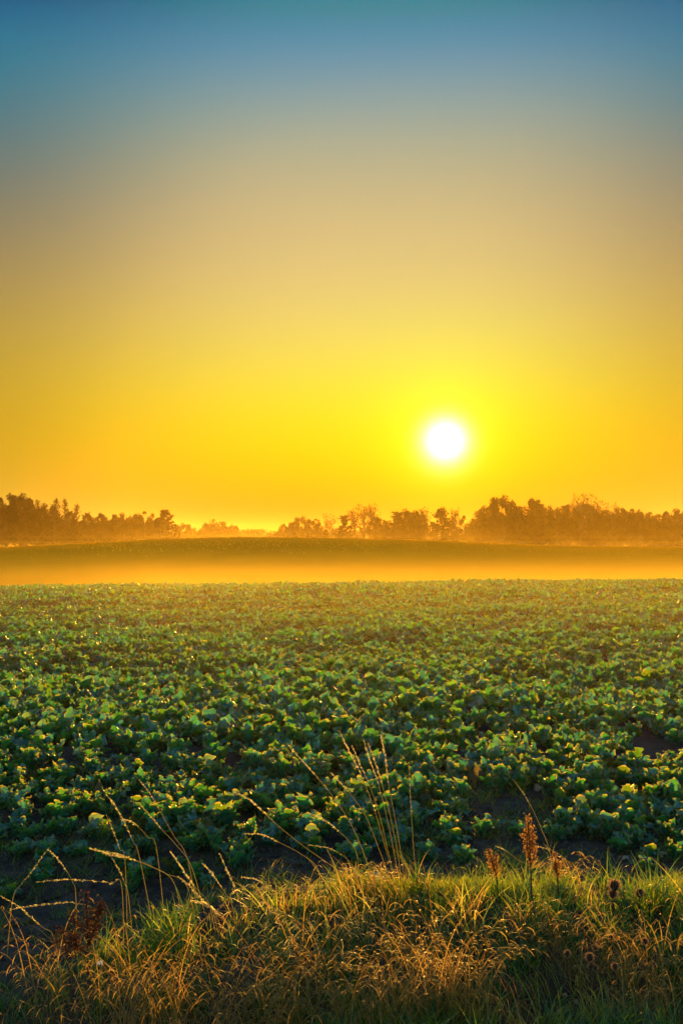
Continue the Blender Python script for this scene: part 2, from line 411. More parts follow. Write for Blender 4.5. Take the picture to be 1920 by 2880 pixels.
LAND = [(40, 2330, 'the crossed stalks at the far left'), (150, 2420, 'the bare soil at the far left'), (300, 2330, 'the left group of stalks'), (480, 2300, 'the slender pale stalk'),
        (620, 2420, 'the low lying heads left of centre'), (700, 2290, 'the soil gap left of centre'), (830, 2300, 'the arched seed head'), (900, 2400, 'the left foot of the centre stalks'),
        (1060, 2300, 'the centre bunch of stalks'), (1040, 2400, 'the pale pinkish stone'), (1170, 2330, 'the straight vertical stalk'), (1300, 2380, 'the small brown stone'),
        (1430, 2270, 'the soil patch right of centre'), (1515, 2205, 'the rounded tan stone'), (1480, 2360, 'the tall rust coloured dock'), (1620, 2330, 'the lone leaning stalk on the right'),
        (1758, 2382, 'the small ochre stone'), (1850, 2300, 'the flat tan stone'), (1890, 2180, 'the soil gap at the right edge')]
for i, p in enumerate(nearp):
    v = i % 12
    ob = link('rapeseed_plant', protos[v], loc=p)
    ob.rotation_euler = (rng.normal(0, .08), rng.normal(0, .08), rng.random() * 6.28)
    s = es[i] * (.85 + .35 * rng.random()); s = min(s, 1.12); s *= 1 + .15 * float(vnoise(p[0], p[1], 1.4, 31)); ob.scale = (s, s, s * (.85 + .3 * rng.random()))
    px_, py_ = p[0] / p[1] * F + 960, HOR + (EYE - p[2] - .08) / p[1] * F
    lm = min(LAND, key=lambda q: (q[0] - px_) ** 2 + 2 * (q[1] - py_) ** 2)
    size_ = 'small' if s < .72 else ('middling' if s < .95 else 'large')
    fr_ = p[1] - float(field_edge(p[0]))
    band = 'front edge' if fr_ < .4 else ('near edge' if fr_ < .9 else ('inner' if fr_ < 1.5 else 'deep set'))
    wth = ' with withered leaf' if v in (3,) else ''
    dx_, dy_ = px_ - lm[0], (py_ - lm[1]) * 1.6
    far_ = '' if math.hypot(dx_, dy_) < 60 or wth else 'farther '
    rel_ = ('left of' if dx_ < 0 else 'right of') if abs(dx_) > abs(dy_) else ('behind' if dy_ < 0 else 'in front of')
    tag(ob, f'{size_} {band} rapeseed{wth} {far_}{rel_} {lm[2]}', 'rapeseed plant', 'rapeseed plants in the front of the field')
parts = []
for lo, hi, lod, per in ((0, 17, 2, (9, 12)), (17, 30, 1, (8, 10)), (30, 60, 1, (6, 8))):
    m = (rest[:, 1] >= lo) & (rest[:, 1] < hi)
    p = rest[m]
    if len(p): parts.append(plant_leaves(p, (.142 + .07 * rng.random(len(p))) * (1 + .25 * vnoise(p[:, 0], p[:, 1], 1.4, 31)) * edge_small(p) * (1.25 if lo >= 30 else 1.0), lod, per))
V, Q, T, Mi = join(parts)
tag(link('rapeseed_crop', mesh_np('rapeseed_crop', V, Q, [M_RAPE, M_RIMGLINT, M_DEADLEAF], Mi, T)), 'dense green crop of leafy rapeseed covering the field up to its crest', 'crop', kind='stuff')

# low crop on the far hill: small leaf tufts
n = 45000
yy = 150 + (235 - 150) * rng.random(n) ** .5
xx = (rng.random(n) * 2 - 1) * (.33 * yy + 12)
zz = ground(xx, yy)
size = .03 + .04 * rng.random(n) ** 2
a = rng.random(n) * 6.28; tl = rng.normal(0, .5, n)
cx, sx = np.cos(a) * size, np.sin(a) * size
b = np.stack([xx, yy, zz - .03], 1)
up = np.stack([tl * size * sx * 2, tl * size, size * 1.6], 1)
V = np.stack([b + np.stack([-cx, -sx, 0 * cx], 1), b + np.stack([cx, sx, 0 * cx], 1), b + np.stack([cx * .7, sx * .7, 0 * cx], 1) + up, b + np.stack([-cx * .8, -sx * .8, 0 * cx], 1) + up * .8], 1).reshape(-1, 3)
Q = np.arange(4 * n).reshape(-1, 4)
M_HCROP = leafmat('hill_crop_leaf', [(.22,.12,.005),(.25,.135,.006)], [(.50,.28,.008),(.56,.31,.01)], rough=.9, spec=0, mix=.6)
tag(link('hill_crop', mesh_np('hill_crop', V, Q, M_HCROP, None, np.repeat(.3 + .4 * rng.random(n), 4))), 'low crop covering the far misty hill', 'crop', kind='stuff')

# ------------------------------------------------------------------ grass
def blades(root, yaw, length, width, a0, a1, tint, nu=5, power=1.5, side=0.0):
    n = len(yaw); s = np.linspace(0, 1, nu + 1)[None]
    ang = a0[:, None] + (a1 - a0)[:, None] * s ** power
    am = .5 * (ang[:, 1:] + ang[:, :-1]); ds = length[:, None] / nu
    r = np.concatenate([np.zeros((n, 1)), np.cumsum(np.sin(am) * ds, 1)], 1)
    z = np.concatenate([np.zeros((n, 1)), np.cumsum(np.cos(am) * ds, 1)], 1)
    wv = rng.normal(0, side, n)[:, None] * s ** 2 * length[:, None] if side else 0
    W = width[:, None] * .5 * (1 - .92 * s ** 2.2) * (.6 + .4 * np.minimum(s * 5, 1))
    face = yaw + rng.normal(0, .9, n)
    cy, sy = np.cos(yaw)[:, None], np.sin(yaw)[:, None]
    fx, fy = -np.sin(face)[:, None], np.cos(face)[:, None]
    bx = root[:, 0, None] + r * cy - wv * sy; by = root[:, 1, None] + r * sy + wv * cy; bz = root[:, 2, None] + z
    V = np.stack([np.stack([bx - W * fx, by - W * fy, bz], -1), np.stack([bx + W * fx, by + W * fy, bz], -1)], 2).reshape(-1, 3)
    i = np.arange(nu) * 2
    q = np.stack([i, i + 1, i + 3, i + 2], 1)
    Q = (q[None] + (np.arange(n) * (nu + 1) * 2)[:, None, None]).reshape(-1, 4)
    return V, Q, np.repeat(tint, (nu + 1) * 2), 0
def verge_edge(x):
    px = np.asarray(x, float) / 5.6 * F + 960
    return np.interp(px, [-900, -200, 0, 200, 420, 640, 860, 1000, 1300, 1920, 2600], [4.45, 4.35, 4.45, 4.8, 5.05, 5.0, 5.2, 5.42, 5.52, 5.5, 5.55]) + .16 * vnoise(x, 0 * np.asarray(x, float), .4, 5) + .08 * vnoise(x, 0 * np.asarray(x, float), .12, 8)
def vscatter(n, y0=3.7, xw=3.2, fn=None):
    x = (rng.random(n) * 2 - 1) * xw; y = y0 + (6.4 - y0) * rng.random(n)
    k = y < verge_edge(x) + .11 * rng.normal(size=n)
    if fn is not None: k &= rng.random(n) < fn(x, y)
    x, y = x[k], y[k]
    return np.stack([x, y, ground(x, y) - .01], 1)
def tuftscatter(nt_, per, rad, fn=None, y0=3.7):
    c = vscatter(nt_, y0, fn=fn)
    i = np.repeat(np.arange(len(c)), per)
    p = c[i].copy(); p[:, :2] += rng.normal(0, rad, (len(i), 2)); p[:, 2] = ground(p[:, 0], p[:, 1]) - .01
    return p, i, len(c)
# green grass: dense lit sward on the ridge, thinner and darker in the dip
ridge = lambda x, y: (np.clip((y - 4.95) / .35, 0, 1) * .75 + .25) * np.clip(.75 + 1.2 * vnoise(x, y, .3, 23), .2, 1)
p = vscatter(150000, fn=ridge); k = len(p)
tn = np.clip(.52 + .2 * rng.normal(size=k) + .18 * vnoise(p[:, 0], p[:, 1], .35, 6), 0, 1)
hi = np.clip((p[:, 1] - 4.9) / .4, 0, 1)
g1 = blades(p, rng.random(k) * 6.28, (.045 + .075 * rng.random(k)) * (1 + .35 * vnoise(p[:, 0], p[:, 1], .3, 9)), .0035 + .003 * rng.random(k), R(4) + R(24) * rng.random(k), R(20) + R(70) * rng.random(k), tn, 4)
p, i, c = tuftscatter(1900, 30, .03, fn=lambda x, y: np.clip((5.6 - y) / .5, .12, 1) * np.clip(.45 - 1.7 * vnoise(x, y * 1.3, .38, 21) + .5 * (y < 4.35), .05, 1))
k = len(p); tyaw = rng.random(c) * 6.28
hs = (.45 + .9 * rng.random(c))[i]
g2 = blades(p, tyaw[i] * 0 + rng.random(k) * 6.28, (.10 + .12 * rng.random(k)) * hs, .0035 + .0035 * rng.random(k), R(3) + R(18) * rng.random(k), R(35) + R(75) * rng.random(k),
            np.clip(.32 + .2 * rng.normal(size=k) + .15 * rng.normal(size=c)[i], 0, 1), 6, side=.08)
V, Q, T, Mi = join([g1, g2])
tag(link('green_grass', mesh_np('green_grass', V, Q, M_GRASS, Mi, T)), 'dewy green grass of the verge in front of the field', 'grass', kind='stuff')
# dry grass
clump = lambda x, y: np.clip(.5 + 1.9 * vnoise(x, y * 1.3, .38, 21), .03, 1)
dryfn = lambda x, y: np.clip((x / y * F + 960 - 120 - np.clip((4.75 - y) * 700, 0, 300)) / 160, .1, 1) * np.clip((y - 4.1 + .12 * np.clip(x, -1, 1)) / .3, .08, 1) * np.clip((5.35 - y) / .4, .08, 1) * clump(x, y)
p, i, c = tuftscatter(950, 20, .035, fn=dryfn)
k = len(p); ty = rng.normal(R(200), 1.1, c)
g1 = blades(p, ty[i] + rng.normal(0, .8, k), (.09 + .19 * rng.random(k)) * (.55 + .75 * rng.random(c))[i], .003 + .004 * rng.random(k), R(2) + R(30) * rng.random(k), R(40) + R(95) * rng.random(k),
            np.clip(.5 + .28 * rng.normal(size=k) + .2 * rng.normal(size=c)[i], 0, 1), 8, power=1.8, side=.16)
V, Q, T, Mi = join([g1])
tag(link('dry_grass', mesh_np('dry_grass', V, Q, M_DRY, Mi, T)), 'brown and golden withered grass standing in the verge', 'grass', kind='stuff')
# seedlings and thin grass on the bare strip, and fallen leaves
n = 6500
x = (rng.random(n) * 2 - 1) * 3; y = 5.0 + 3.4 * rng.random(n)
kk = (y > verge_edge(x) - .1) & ((vnoise(x, y, .25, 12) > .0) | (rng.random(n) < .15)); x, y = x[kk], y[kk]; k = len(x)
p = np.stack([x, y, ground(x, y) - .005], 1); i = np.repeat(np.arange(k), 7); p = p[i]; p[:, :2] += rng.normal(0, .012, (len(i), 2)); k = len(i)
g = blades(p, rng.random(k) * 6.28, (.03 + .11 * rng.random(k)), .002 + .003 * rng.random(k), R(10) + R(50) * rng.random(k), R(50) + R(60) * rng.random(k), np.clip(.5 + .3 * rng.normal(size=k), 0, 1), 3)
V, Q, T, Mi = join([g])
tag(link('sparse_grass', mesh_np('sparse_grass', V, Q, M_GRASS, Mi, T)), 'thin seedling grass on the bare soil strip', 'grass', kind='stuff')
n = 700
x = (rng.random(n) * 2 - 1) * 3; y = 5.3 + 3.6 * rng.random(n); p = np.stack([x, y, ground(x, y) + .012], 1)
g = leaves(p, rng.random(n) * 6.28, .03 + .05 * rng.random(n), .02 + .03 * rng.random(n), R(70) + R(30) * rng.random(n), R(60) + R(60) * rng.random(n), rng.normal(0, .5, n), .004 + .008 * rng.random(n), rng.random(n) * 6, rng.random(n), 4, [-1, 0, 1], False, pet=.1)
V, Q, T, Mi = g
tag(link('fallen_leaves', mesh_np('fallen_leaves', V, Q, M_DEADLEAF, None, T)), 'brown fallen leaves scattered on the soil between the plants', 'leaf litter', kind='stuff')
# clods
n = 6000
x = (rng.random(n) * 2 - 1) * 3.2; y = 4.9 + 3.6 * rng.random(n) ** 1.2; s = .006 + .026 * rng.random(n) ** 3
p = np.stack([x, y, ground(x, y)], 1)
OC = np.array([(1,0,0),(0,1,0),(-1,0,0),(0,-1,0),(0,0,.8),(0,0,-.6)], float)
OF = np.array([(0,1,4),(1,2,4),(2,3,4),(3,0,4),(1,0,5),(2,1,5),(3,2,5),(0,3,5)])
V = (p[:, None] + OC[None] * s[:, None, None] * (1 + .7 * (rng.random((n, 6, 1)) - .5)) + rng.normal(0, .2, (n, 6, 3)) * s[:, None, None]).reshape(-1, 3)
Q = (OF[None] + (np.arange(n) * 6)[:, None, None]).reshape(-1, 3)
tag(link('soil_crumbs', mesh_np('soil_crumbs', V, Q, M_SOIL, None, None, smooth=False)), 'loose dark crumbs of soil on the bare strip', 'soil', kind='stuff')

# ------------------------------------------------------------------ tubes
def tube(pts, rad, sides=5):
    pts = np.asarray(pts, float); n = len(pts)
    rad = np.broadcast_to(rad, (n,)) if np.ndim(rad) else np.full(n, rad)
    tg = np.gradient(pts, axis=0); tg /= np.linalg.norm(tg, axis=1)[:, None] + 1e-9
    ref = np.array([0, 1, 0]) if abs(tg[0][1]) < .9 else np.array([1, 0, 0])
    a = np.cross(tg, ref); a /= np.linalg.norm(a, axis=1)[:, None] + 1e-9
    b = np.cross(tg, a)
    th = np.arange(sides) * 2 * np.pi / sides
    V = (pts[:, None] + rad[:, None, None] * (np.cos(th)[None, :, None] * a[:, None] + np.sin(th)[None, :, None] * b[:, None])).reshape(-1, 3)
    i = (np.arange(n - 1)[:, None] * sides + np.arange(sides)[None]); j = (np.arange(n - 1)[:, None] * sides + (np.arange(sides)[None] + 1) % sides)
    Q = np.stack([i, j, j + sides, i + sides], -1).reshape(-1, 4)
    return V, Q, .5, 0
def curve(ctrl, n):
    """smooth curve through control points (Catmull-Rom)"""
    c = [np.array(p, float) for p in ctrl]
    c = [2 * c[0] - c[1]] + c + [2 * c[-1] - c[-2]]
    out = []
    m = len(c) - 3
    for t in np.linspace(0, m - 1e-6, n):
        i = int(t); u = t - i
        p0, p1, p2, p3 = c[i:i + 4]
        out.append(.5 * (2 * p1 + (p2 - p0) * u + (2 * p0 - 5 * p1 + 4 * p2 - p3) * u * u + (3 * p1 - p0 - 3 * p2 + p3) * u ** 3))
    return np.array(out)
def chips(cent, dirs, ln, wd, jit, tint):
    """small pointed flakes (seeds, spikelets)"""
    n = len(cent)
    d = dirs + rng.normal(0, jit, (n, 3)); d /= np.linalg.norm(d, axis=1)[:, None]
    s = np.cross(d, rng.normal(size=(n, 3))); s /= np.linalg.norm(s, axis=1)[:, None] + 1e-9
    ln = ln * (.7 + .6 * rng.random(n)); wd = wd * (.7 + .6 * rng.random(n))
    c = cent
    V = np.stack([c, c + d * (ln * .45)[:, None] + s * (wd * .5)[:, None], c + d * ln[:, None], c + d * (ln * .45)[:, None] - s * (wd * .5)[:, None]], 1).reshape(-1, 3)
    return V, np.arange(4 * n).reshape(-1, 4), np.repeat(np.clip(tint + .3 * rng.normal(size=n), 0, 1), 4), 0

def thing(name, loc, label, cat, group=None):
    e = bpy.data.objects.new(name, None); COL.objects.link(e); e.location = loc; e.empty_display_size = .1
    return tag(e, label, cat, group)
def part(name, t, parts_, mats):
    V, Q, T, Mi = join(parts_)
    V = V - np.array(t.location)[None]
    return link(name, mesh_np(name, V, Q, mats, Mi, T), parent=t)

# ------------------------------------------------------------------ tall grass stalks with seed heads
# (root px, d, [(px,py) ... from low to tip], fraction where the head starts, head width, label)
def c6(u, v): return (u * .6122, 2150 + v * .6122)
def c7(u, v): return (960 + u * .6122, 2150 + v * .6122)
ST = [
 (1010, 5.5, [c6(1570,500), c6(1380,365), c6(1260,265), c6(1150,165), c6(1075,128)], .55, .011, 'long golden head arching left over the dark soil gap, left of the centre bunch'),
 (1060, 5.6, [(1000,2345), (950,2260), (895,2190), (850,2140), (807,2092)], .5, .010, 'pale stalk with the farthest left tip of the centre bunch'),
 (1115, 5.5, [(1085,2390), (1050,2270), (1015,2180), (985,2120), (955,2058)], .5, .011, 'tallest golden stalk of the centre bunch, its tip the highest of all the grass'),
 (1110, 5.4, [(1070,2400), (1030,2300), (990,2240), (960,2205), (932,2175)], .6, .009, 'short stalk low on the left side of the centre bunch'),
 (1118, 5.55, [(1092,2400), (1066,2290), (1035,2200), (1010,2145), (990,2098)], .52, .009, 'slim stalk just right of the tallest one in the centre bunch'),
 (1125, 5.5, [(1108,2400), (1085,2290), (1062,2200), (1040,2140), (1022,2082)], .5, .010, 'upright golden stalk in the middle of the centre bunch'),
 (1130, 5.6, [(1118,2400), (1098,2300), (1075,2210), (1055,2145), (1035,2092)], .55, .009, 'slim stalk second from the right in the centre bunch'),
 (1140, 5.5, [(1128,2410), (1110,2300), (1092,2205), (1083,2130), (1070,2065)], .55, .011, 'nearly upright bright stalk at the right side of the centre bunch'),
 (1165, 5.5, [(1168,2460), (1162,2380), (1157,2300), (1153,2230), (1150,2150)], .55, .005, 'very thin straight vertical stalk just right of the centre bunch'),
 (560, 5.2, [c6(860,430), c6(800,330), c6(745,230), c6(690,135), c6(640,70)], .6, .007, 'slender pale stalk in front of blue green leaves, tip highest in the left group'),
 (440, 5.1, [c6(640,420), c6(612,355), c6(575,270), c6(530,190), c6(490,140)], .35, .010, 'bright stalk leaning left with a long head, the second highest in the left group'),
 (360, 5.1, [c6(575,440), c6(552,390), c6(530,330), c6(508,275), c6(488,230)], .3, .008, 'slim stalk standing below and left of the second highest in the left group'),
 (580, 5.2, [c6(880,470), c6(810,370), c6(745,300), c6(690,235), c6(645,185)], .5, .009, 'golden stalk leaning left in the middle of the left group beside curled leaves'),
 (470, 5.05, [c6(720,390), c6(680,335), c6(640,290), c6(600,262), c6(555,252)], .55, .009, 'stalk with a drooping tip bent level to the left in the left group'),
 (560, 5.0, [c6(860,560), c6(760,500), c6(620,440), c6(510,415), c6(415,385)], .5, .013, 'thick golden head lying low towards the left over the soil edge'),
 (520, 5.05, [c6(800,545), c6(700,470), c6(615,437), c6(540,412), c6(465,398)], .5, .010, 'pale head lying just above the thick low one in the left group'),
 (215, 4.95, [c6(350,610), c6(335,540), c6(300,480), c6(262,430), c6(220,390)], .45, .009, 'golden stalk leaning left over bare dark soil at the left, its tip meeting another stalk'),
 (20, 5.0, [c6(60,620), c6(100,550), c6(140,500), c6(180,445), c6(225,385)], .3, .007, 'slim brownish stalk leaning right over bare soil at the far left'),
 (900, 5.3, [c6(1460,480), c6(1380,410), c6(1290,362), c6(1210,325), c6(1120,318)], .55, .009, 'arched seed head bending level to the left in front of blue green leaves'),
 (610, 4.95, [c6(960,640), c6(915,585), c6(870,530), c6(825,460), c6(785,402)], .4, .012, 'sturdy golden head leaning left, right of the low lying pair'),
 (690, 5.1, [c6(1110,660), c6(1090,600), c6(1070,545), c6(1035,470), c6(1010,412)], .35, .009, 'nearly upright short golden head standing alone right of the sturdy head'),
 (660, 5.0, [c6(1070,660), c6(1035,590), c6(1000,540), c6(965,490), c6(930,455)], .4, .010, 'golden head leaning left just left of the nearly upright short one'),
 (1010, 5.4, [c6(1640,420), c6(1600,350), c6(1540,295), c6(1480,250), c6(1410,222)], .45, .010, 'gold head arching left, at the left foot of the centre bunch'),
 (350, 4.85, [c6(560,560), c6(510,545), c6(400,533), c6(290,530), c6(175,540)], .15, .009, 'pale head lying level across the soil edge at the left'),
 (270, 4.75, [c6(440,690), c6(350,638), c6(240,640), c6(140,652), c6(50,667)], .3, .009, 'long flat head pointing left across dark soil near the left edge'),
 (180, 4.7, [c6(250,800), c6(200,750), c6(150,708), c6(80,648), c6(-5,600)], .35, .010, 'golden head slanting up to the left edge of the picture'),
 (700, 4.8, [c6(1120,860), c6(1060,760), c6(1010,695), c6(950,645), c6(878,625)], .4, .017, 'thick pale fluffy head lying in the green grass left of centre'),
 (880, 5.2, [c6(1370,690), c6(1300,630), c6(1240,575), c6(1180,530), c6(1112,518)], .45, .009, 'golden head arching left above the soil hollow near the centre'),
 (760, 5.1, [c6(1190,640), c6(1210,607), c6(1290,590), c6(1370,582), c6(1460,580)], .25, .008, 'thin head pointing right across the soil hollow near the centre'),
 (380, 5.0, [c6(590,600), c6(575,550), c6(555,500), c6(535,462), c6(515,430)], .35, .008, 'short stalk under the low lying pair at the left'),
 (620, 4.9, [c6(980,680), c6(940,630), c6(900,590), c6(862,550), c6(822,518)], .3, .013, 'thick bright head crossing the foot of the sturdy head'),
 (1540, 5.7, [c7(960,420), c7(910,280), c7(865,185), c7(825,120), c7(788,70)], .5, .006, 'thin stalk leaning left alone over the bare soil on the right'),
 (1600, 5.6, [c7(1060,480), c7(1010,420), c7(960,392), c7(900,378), c7(850,372)], .5, .008, 'golden head lying left across the soil right of the dock'),
 (1000, 5.1, [c7(110,640), c7(60,500), c7(20,430), c7(-60,385), c7(-150,370)], .6, .006, 'faint thin stalk bending left low in front of the centre bunch'),
 (1420, 5.5, [c7(850,470), c7(810,440), c7(760,400), c7(730,385), c7(705,375)], .5, .008, 'short head pointing left beside the dock'),
]
for rp, d, pts_, hf, hw, lab in ST:
    rx = (rp - 960) / F * d
    base = np.array((rx, d, float(ground(rx, d)) - .01))
    n = len(pts_)
    ctrl = [base] + [np.array(P(a_, b_, d * (1 + .012 * j * (1 if rp % 20 < 10 else -1)))) for j, (a_, b_) in enumerate(pts_)]
    # keep the lowest point from doubling back below the ground
    if ctrl[1][2] < base[2] + .02: ctrl.pop(1)
    cv = curve(ctrl, 44)
    t = thing('grass_stalk', base, lab, 'grass stalk')
    part('stalk', t, [tube(cv, np.linspace(.0015, .0008, 44), 4)], M_STALK)
    k0 = int(44 * (1 - (1 - hf) * .86)); k0 = min(max(k0, 8), 36)
    seg = cv[k0:]; m = int(150 * (1 + .3 * (hw / .01)))
    u = np.sort(rng.random(m)); ii = u * (len(seg) - 1.001); i0 = ii.astype(int); fr = ii - i0
    c = seg[i0] * (1 - fr[:, None]) + seg[i0 + 1] * fr[:, None]
    dr = seg[i0 + 1] - seg[i0]; dr /= np.linalg.norm(dr, axis=1)[:, None]
    wprof = hw * (.35 + .65 * np.sin(np.pi * np.clip(u * .9 + .08, 0, 1)) ** .6) * (.75 + .35 * np.sin(u * 60 + rp))
    c = c + rng.normal(0, .11, (m, 3)) * wprof[:, None]
    part('seed_head', t, [chips(c, dr, wprof * 1.2 + .003, wprof * .34, .2, .7)], M_SEED)

# ------------------------------------------------------------------ drooping dry grass clumps
CL = [(1230, 4.35, 2560, 70, .30, 'large clump of drooping orange grass in the centre foreground'),
      (1110, 4.3, 2640, 46, .22, 'drooping orange clump just left of the largest one'),
      (1330, 4.45, 2630, 40, .2, 'drooping orange clump just right of the largest one'),
      (860, 4.6, 2520, 42, .2, 'bright yellow tuft bending over at the top edge of the verge left of centre'),
      (500, 4.35, 2600, 40, .24, 'dry golden tuft among the dark hollows left of centre'),
      (360, 4.4, 2560, 40, .22, 'golden tuft behind the dark hollow on the left'),
      (340, 4.35, 2690, 18, .16, 'dull orange tuft low on the left'),
      (640, 4.3, 2680, 44, .22, 'rusty tuft with curled tips left of centre near the bottom'),
      (780, 4.35, 2620, 40, .22, 'orange tuft with bent tips between two dark hollows'),
      (940, 4.3, 2650, 40, .22, 'golden brown tuft left of the drooping orange clumps'),
      (1640, 4.7, 2560, 36, .22, 'orange tuft standing in green grass on the right'),
      (1540, 4.8, 2540, 34, .2, 'golden tuft in front of the dock'),
      (1860, 4.5, 2540, 40, .3, 'tall red brown tuft at the right edge'),
      (1880, 4.3, 2700, 34, .24, 'low orange tuft in the bottom right corner'),
      (150, 4.5, 2620, 26, .2, 'sparse brown tuft at the left edge of the verge'),
      (1050, 5.3, 2470, 30, .2, 'upright reddish tuft at the foot of the centre bunch'),
      (1600, 5.45, 2400, 16, .2, 'thin orange tuft behind the dock on the soil edge')]
for px, d, py, nb, sp, lab in CL:
    cx0 = (px - 960) / F * d; top = EYE + (HOR - py) / F * d
    gz = float(ground(cx0, d)); H = max(top - gz, .18)
    nb = int(nb * 1.45)
    r0 = np.stack([cx0 + rng.normal(0, sp * .28, nb), d + rng.normal(0, .07, nb)], 1)
    root = np.stack([r0[:, 0], r0[:, 1], ground(r0[:, 0], r0[:, 1]) - .01], 1)
    yaw = np.where(rng.random(nb) < .62, np.pi, 0) + rng.normal(0, .7, nb)
    ln = H * (.55 + .7 * rng.random(nb))
    a0, a1 = R(2) + R(20) * rng.random(nb), R(60) + R(100) * rng.random(nb)
    st = blades(root, yaw, ln, np.full(nb, .0032), a0, a1, rng.random(nb) * .6, 9, power=3.2, side=.05)
    # drooping panicle ends: short strips branching from the upper half
    sv = st[0].reshape(nb, 10, 2, 3).mean(2)
    rep = 4
    bi = np.repeat(np.arange(nb), rep); lev = rng.integers(5, 10, nb * rep)
    rt = sv[bi, lev]
    k = len(bi)
    sub = blades(rt, yaw[bi] + rng.normal(0, .6, k), .03 + .07 * rng.random(k), np.full(k, .0045), R(40) + R(40) * rng.random(k), R(140) + R(35) * rng.random(k), np.clip(.55 + .3 * rng.normal(size=k), 0, 1), 4, power=1.0)
    sub = (*sub[:3], 1)
    V, Q, T, Mi = join([st, sub]); V = V - np.array([cx0, d, gz])
    tag(link('dry_grass_clump', mesh_np('dry_grass_clump', V, Q, [M_DRY, M_SEED if px == 860 else M_DRYTIP], Mi, T), loc=(cx0, d, gz)), lab, 'grass tuft')

# ------------------------------------------------------------------ docks (seeding weeds)
def dock(px, d, top_py, head_py, mat, smat, lab, wide, cnt, lean=0.0, name='dock_plant'):
    x0 = (px - 960) / F * d; gz = float(ground(x0, d)); zt = EYE + (HOR - top_py) / F * d; zh = EYE + (HOR - head_py) / F * d
    t = thing(name, (x0, d, gz), lab, 'weed')
    xt = x0 + lean
    main = curve([(x0, d, gz - .02), (x0 + lean * .2, d, gz + (zt - gz) * .4), (x0 + lean * .6, d, gz + (zt - gz) * .75), (xt, d, zt)], 24)
    stems = [tube(main, np.linspace(.0042, .0014, 24), 6)]
    axes = [main[main[:, 2] > zh]]
    for b in range(7):
        z = zh + (zt - zh) * (.02 + .1 * b); i = np.argmin(abs(main[:, 2] - z)); p0 = main[i]
        a = rng.random() * 6.28; l = (zt - z) * .55 * (.7 + .4 * rng.random())
        pe = p0 + np.array([math.cos(a) * wide, math.sin(a) * wide * .7, l]); pm = p0 + (pe - p0) * .5 + np.array([math.cos(a) * wide * .25, 0, -.01])
        br = curve([p0, pm, pe], 10); stems.append(tube(br, np.linspace(.002, .001, 10), 4)); axes.append(br[2:])
    part('stem', t, stems, smat)
    C_ = []
    for ax in axes:
        m = int(cnt * len(ax) / 14)
        ii = rng.random(m) * (len(ax) - 1.001); i0 = ii.astype(int); fr = (ii - i0)[:, None]
        # whorls: bunch seeds around nodes
        c = ax[i0] * (1 - fr) + ax[i0 + 1] * fr
        c = c + rng.normal(0, 1, (m, 3)) * (.0065 + .005 * (np.sin(ii * 3.1) > 0))[:, None]
        C_.append(c)
    c = np.concatenate(C_)
    part('seed_cluster', t, [chips(c, np.tile([0, 0, -1.0], (len(c), 1)), .0085, .0075, 1.2, .5)], mat)
    return t
dock(1495, 5.0, 2290, 2440, M_DOCK, M_DSTEM, 'tall rust coloured dock with dense seed clusters standing in the grass right of centre', .02, 150, -.02)
dock(1400, 5.3, 2385, 2470, M_DOCK, M_DSTEM, 'small rust coloured weed just left of the tall dock', .015, 70, -.05)
dock(1570, 5.2, 2400, 2480, M_DOCK, M_DSTEM, 'small rust coloured weed just right of the tall dock', .015, 60, -.02)
dock(250, 4.55, 2500, 2690, M_DOCKDARK, M_DSTEM, 'dark brown withered dock in the left foreground', .06, 260, -.01)
dock(205, 4.5, 2600, 2700, M_DOCKDARK, M_DSTEM, 'short dark withered weed beside the dark dock on the left', .05, 120, -.04)

# ------------------------------------------------------------------ thistles
def head(c, r, seed):
    # ovoid core with spiny bracts
    u = np.linspace(0, np.pi, 8); a = np.arange(10) * 2 * np.pi / 10
    V = np.stack([np.outer(np.sin(u), np.cos(a)) * r * .75, np.outer(np.sin(u), np.sin(a)) * r * .75, np.outer(np.cos(u), np.ones(10)) * r * .9], -1).reshape(-1, 3) + c
    i = (np.arange(7)[:, None] * 10 + np.arange(10)[None]); j = (np.arange(7)[:, None] * 10 + (np.arange(10)[None] + 1) % 10)
    core = (V, np.stack([i, j, j + 10, i + 10], -1).reshape(-1, 4), .5, 0)
    m = 260
    dr = rng.normal(size=(m, 3)); dr[:, 2] = dr[:, 2] * .8 + .15; dr /= np.linalg.norm(dr, axis=1)[:, None]
    sp = chips(c + dr * r * .7, dr, r * .62, r * .07, .12, .5)
    return core, sp
TH = [(1722, 5.0, [(1727, 2490, 17), (1722, 2513, 14)], 'dried thistle with two round fuzzy heads stacked together, right of the dock'),
      (1797, 5.05, [(1797, 2512, 13)], 'dried thistle with one egg shaped head, near the right edge in green grass'),
      (1720, 4.6, [(1719, 2636, 10)], 'small orange thistle head below the two stacked heads'),
      (1672, 4.5, [(1673, 2664, 9)], 'small dark thistle head low between grass blades on the right'),
      (1660, 4.4, [(1657, 2692, 12), (1661, 2715, 9), (1672, 2722, 9)], 'thistle with three small heads in one bunch on the lower right'),
      (1728, 4.35, [(1728, 2718, 10)], 'small thistle head just right of the three headed one'),
      (1592, 4.45, [(1594, 2682, 10)], 'faint orange thistle head left of the three headed one'),
      (1812, 4.5, [(1812, 2648, 10)], 'small orange thistle head low at the right')]
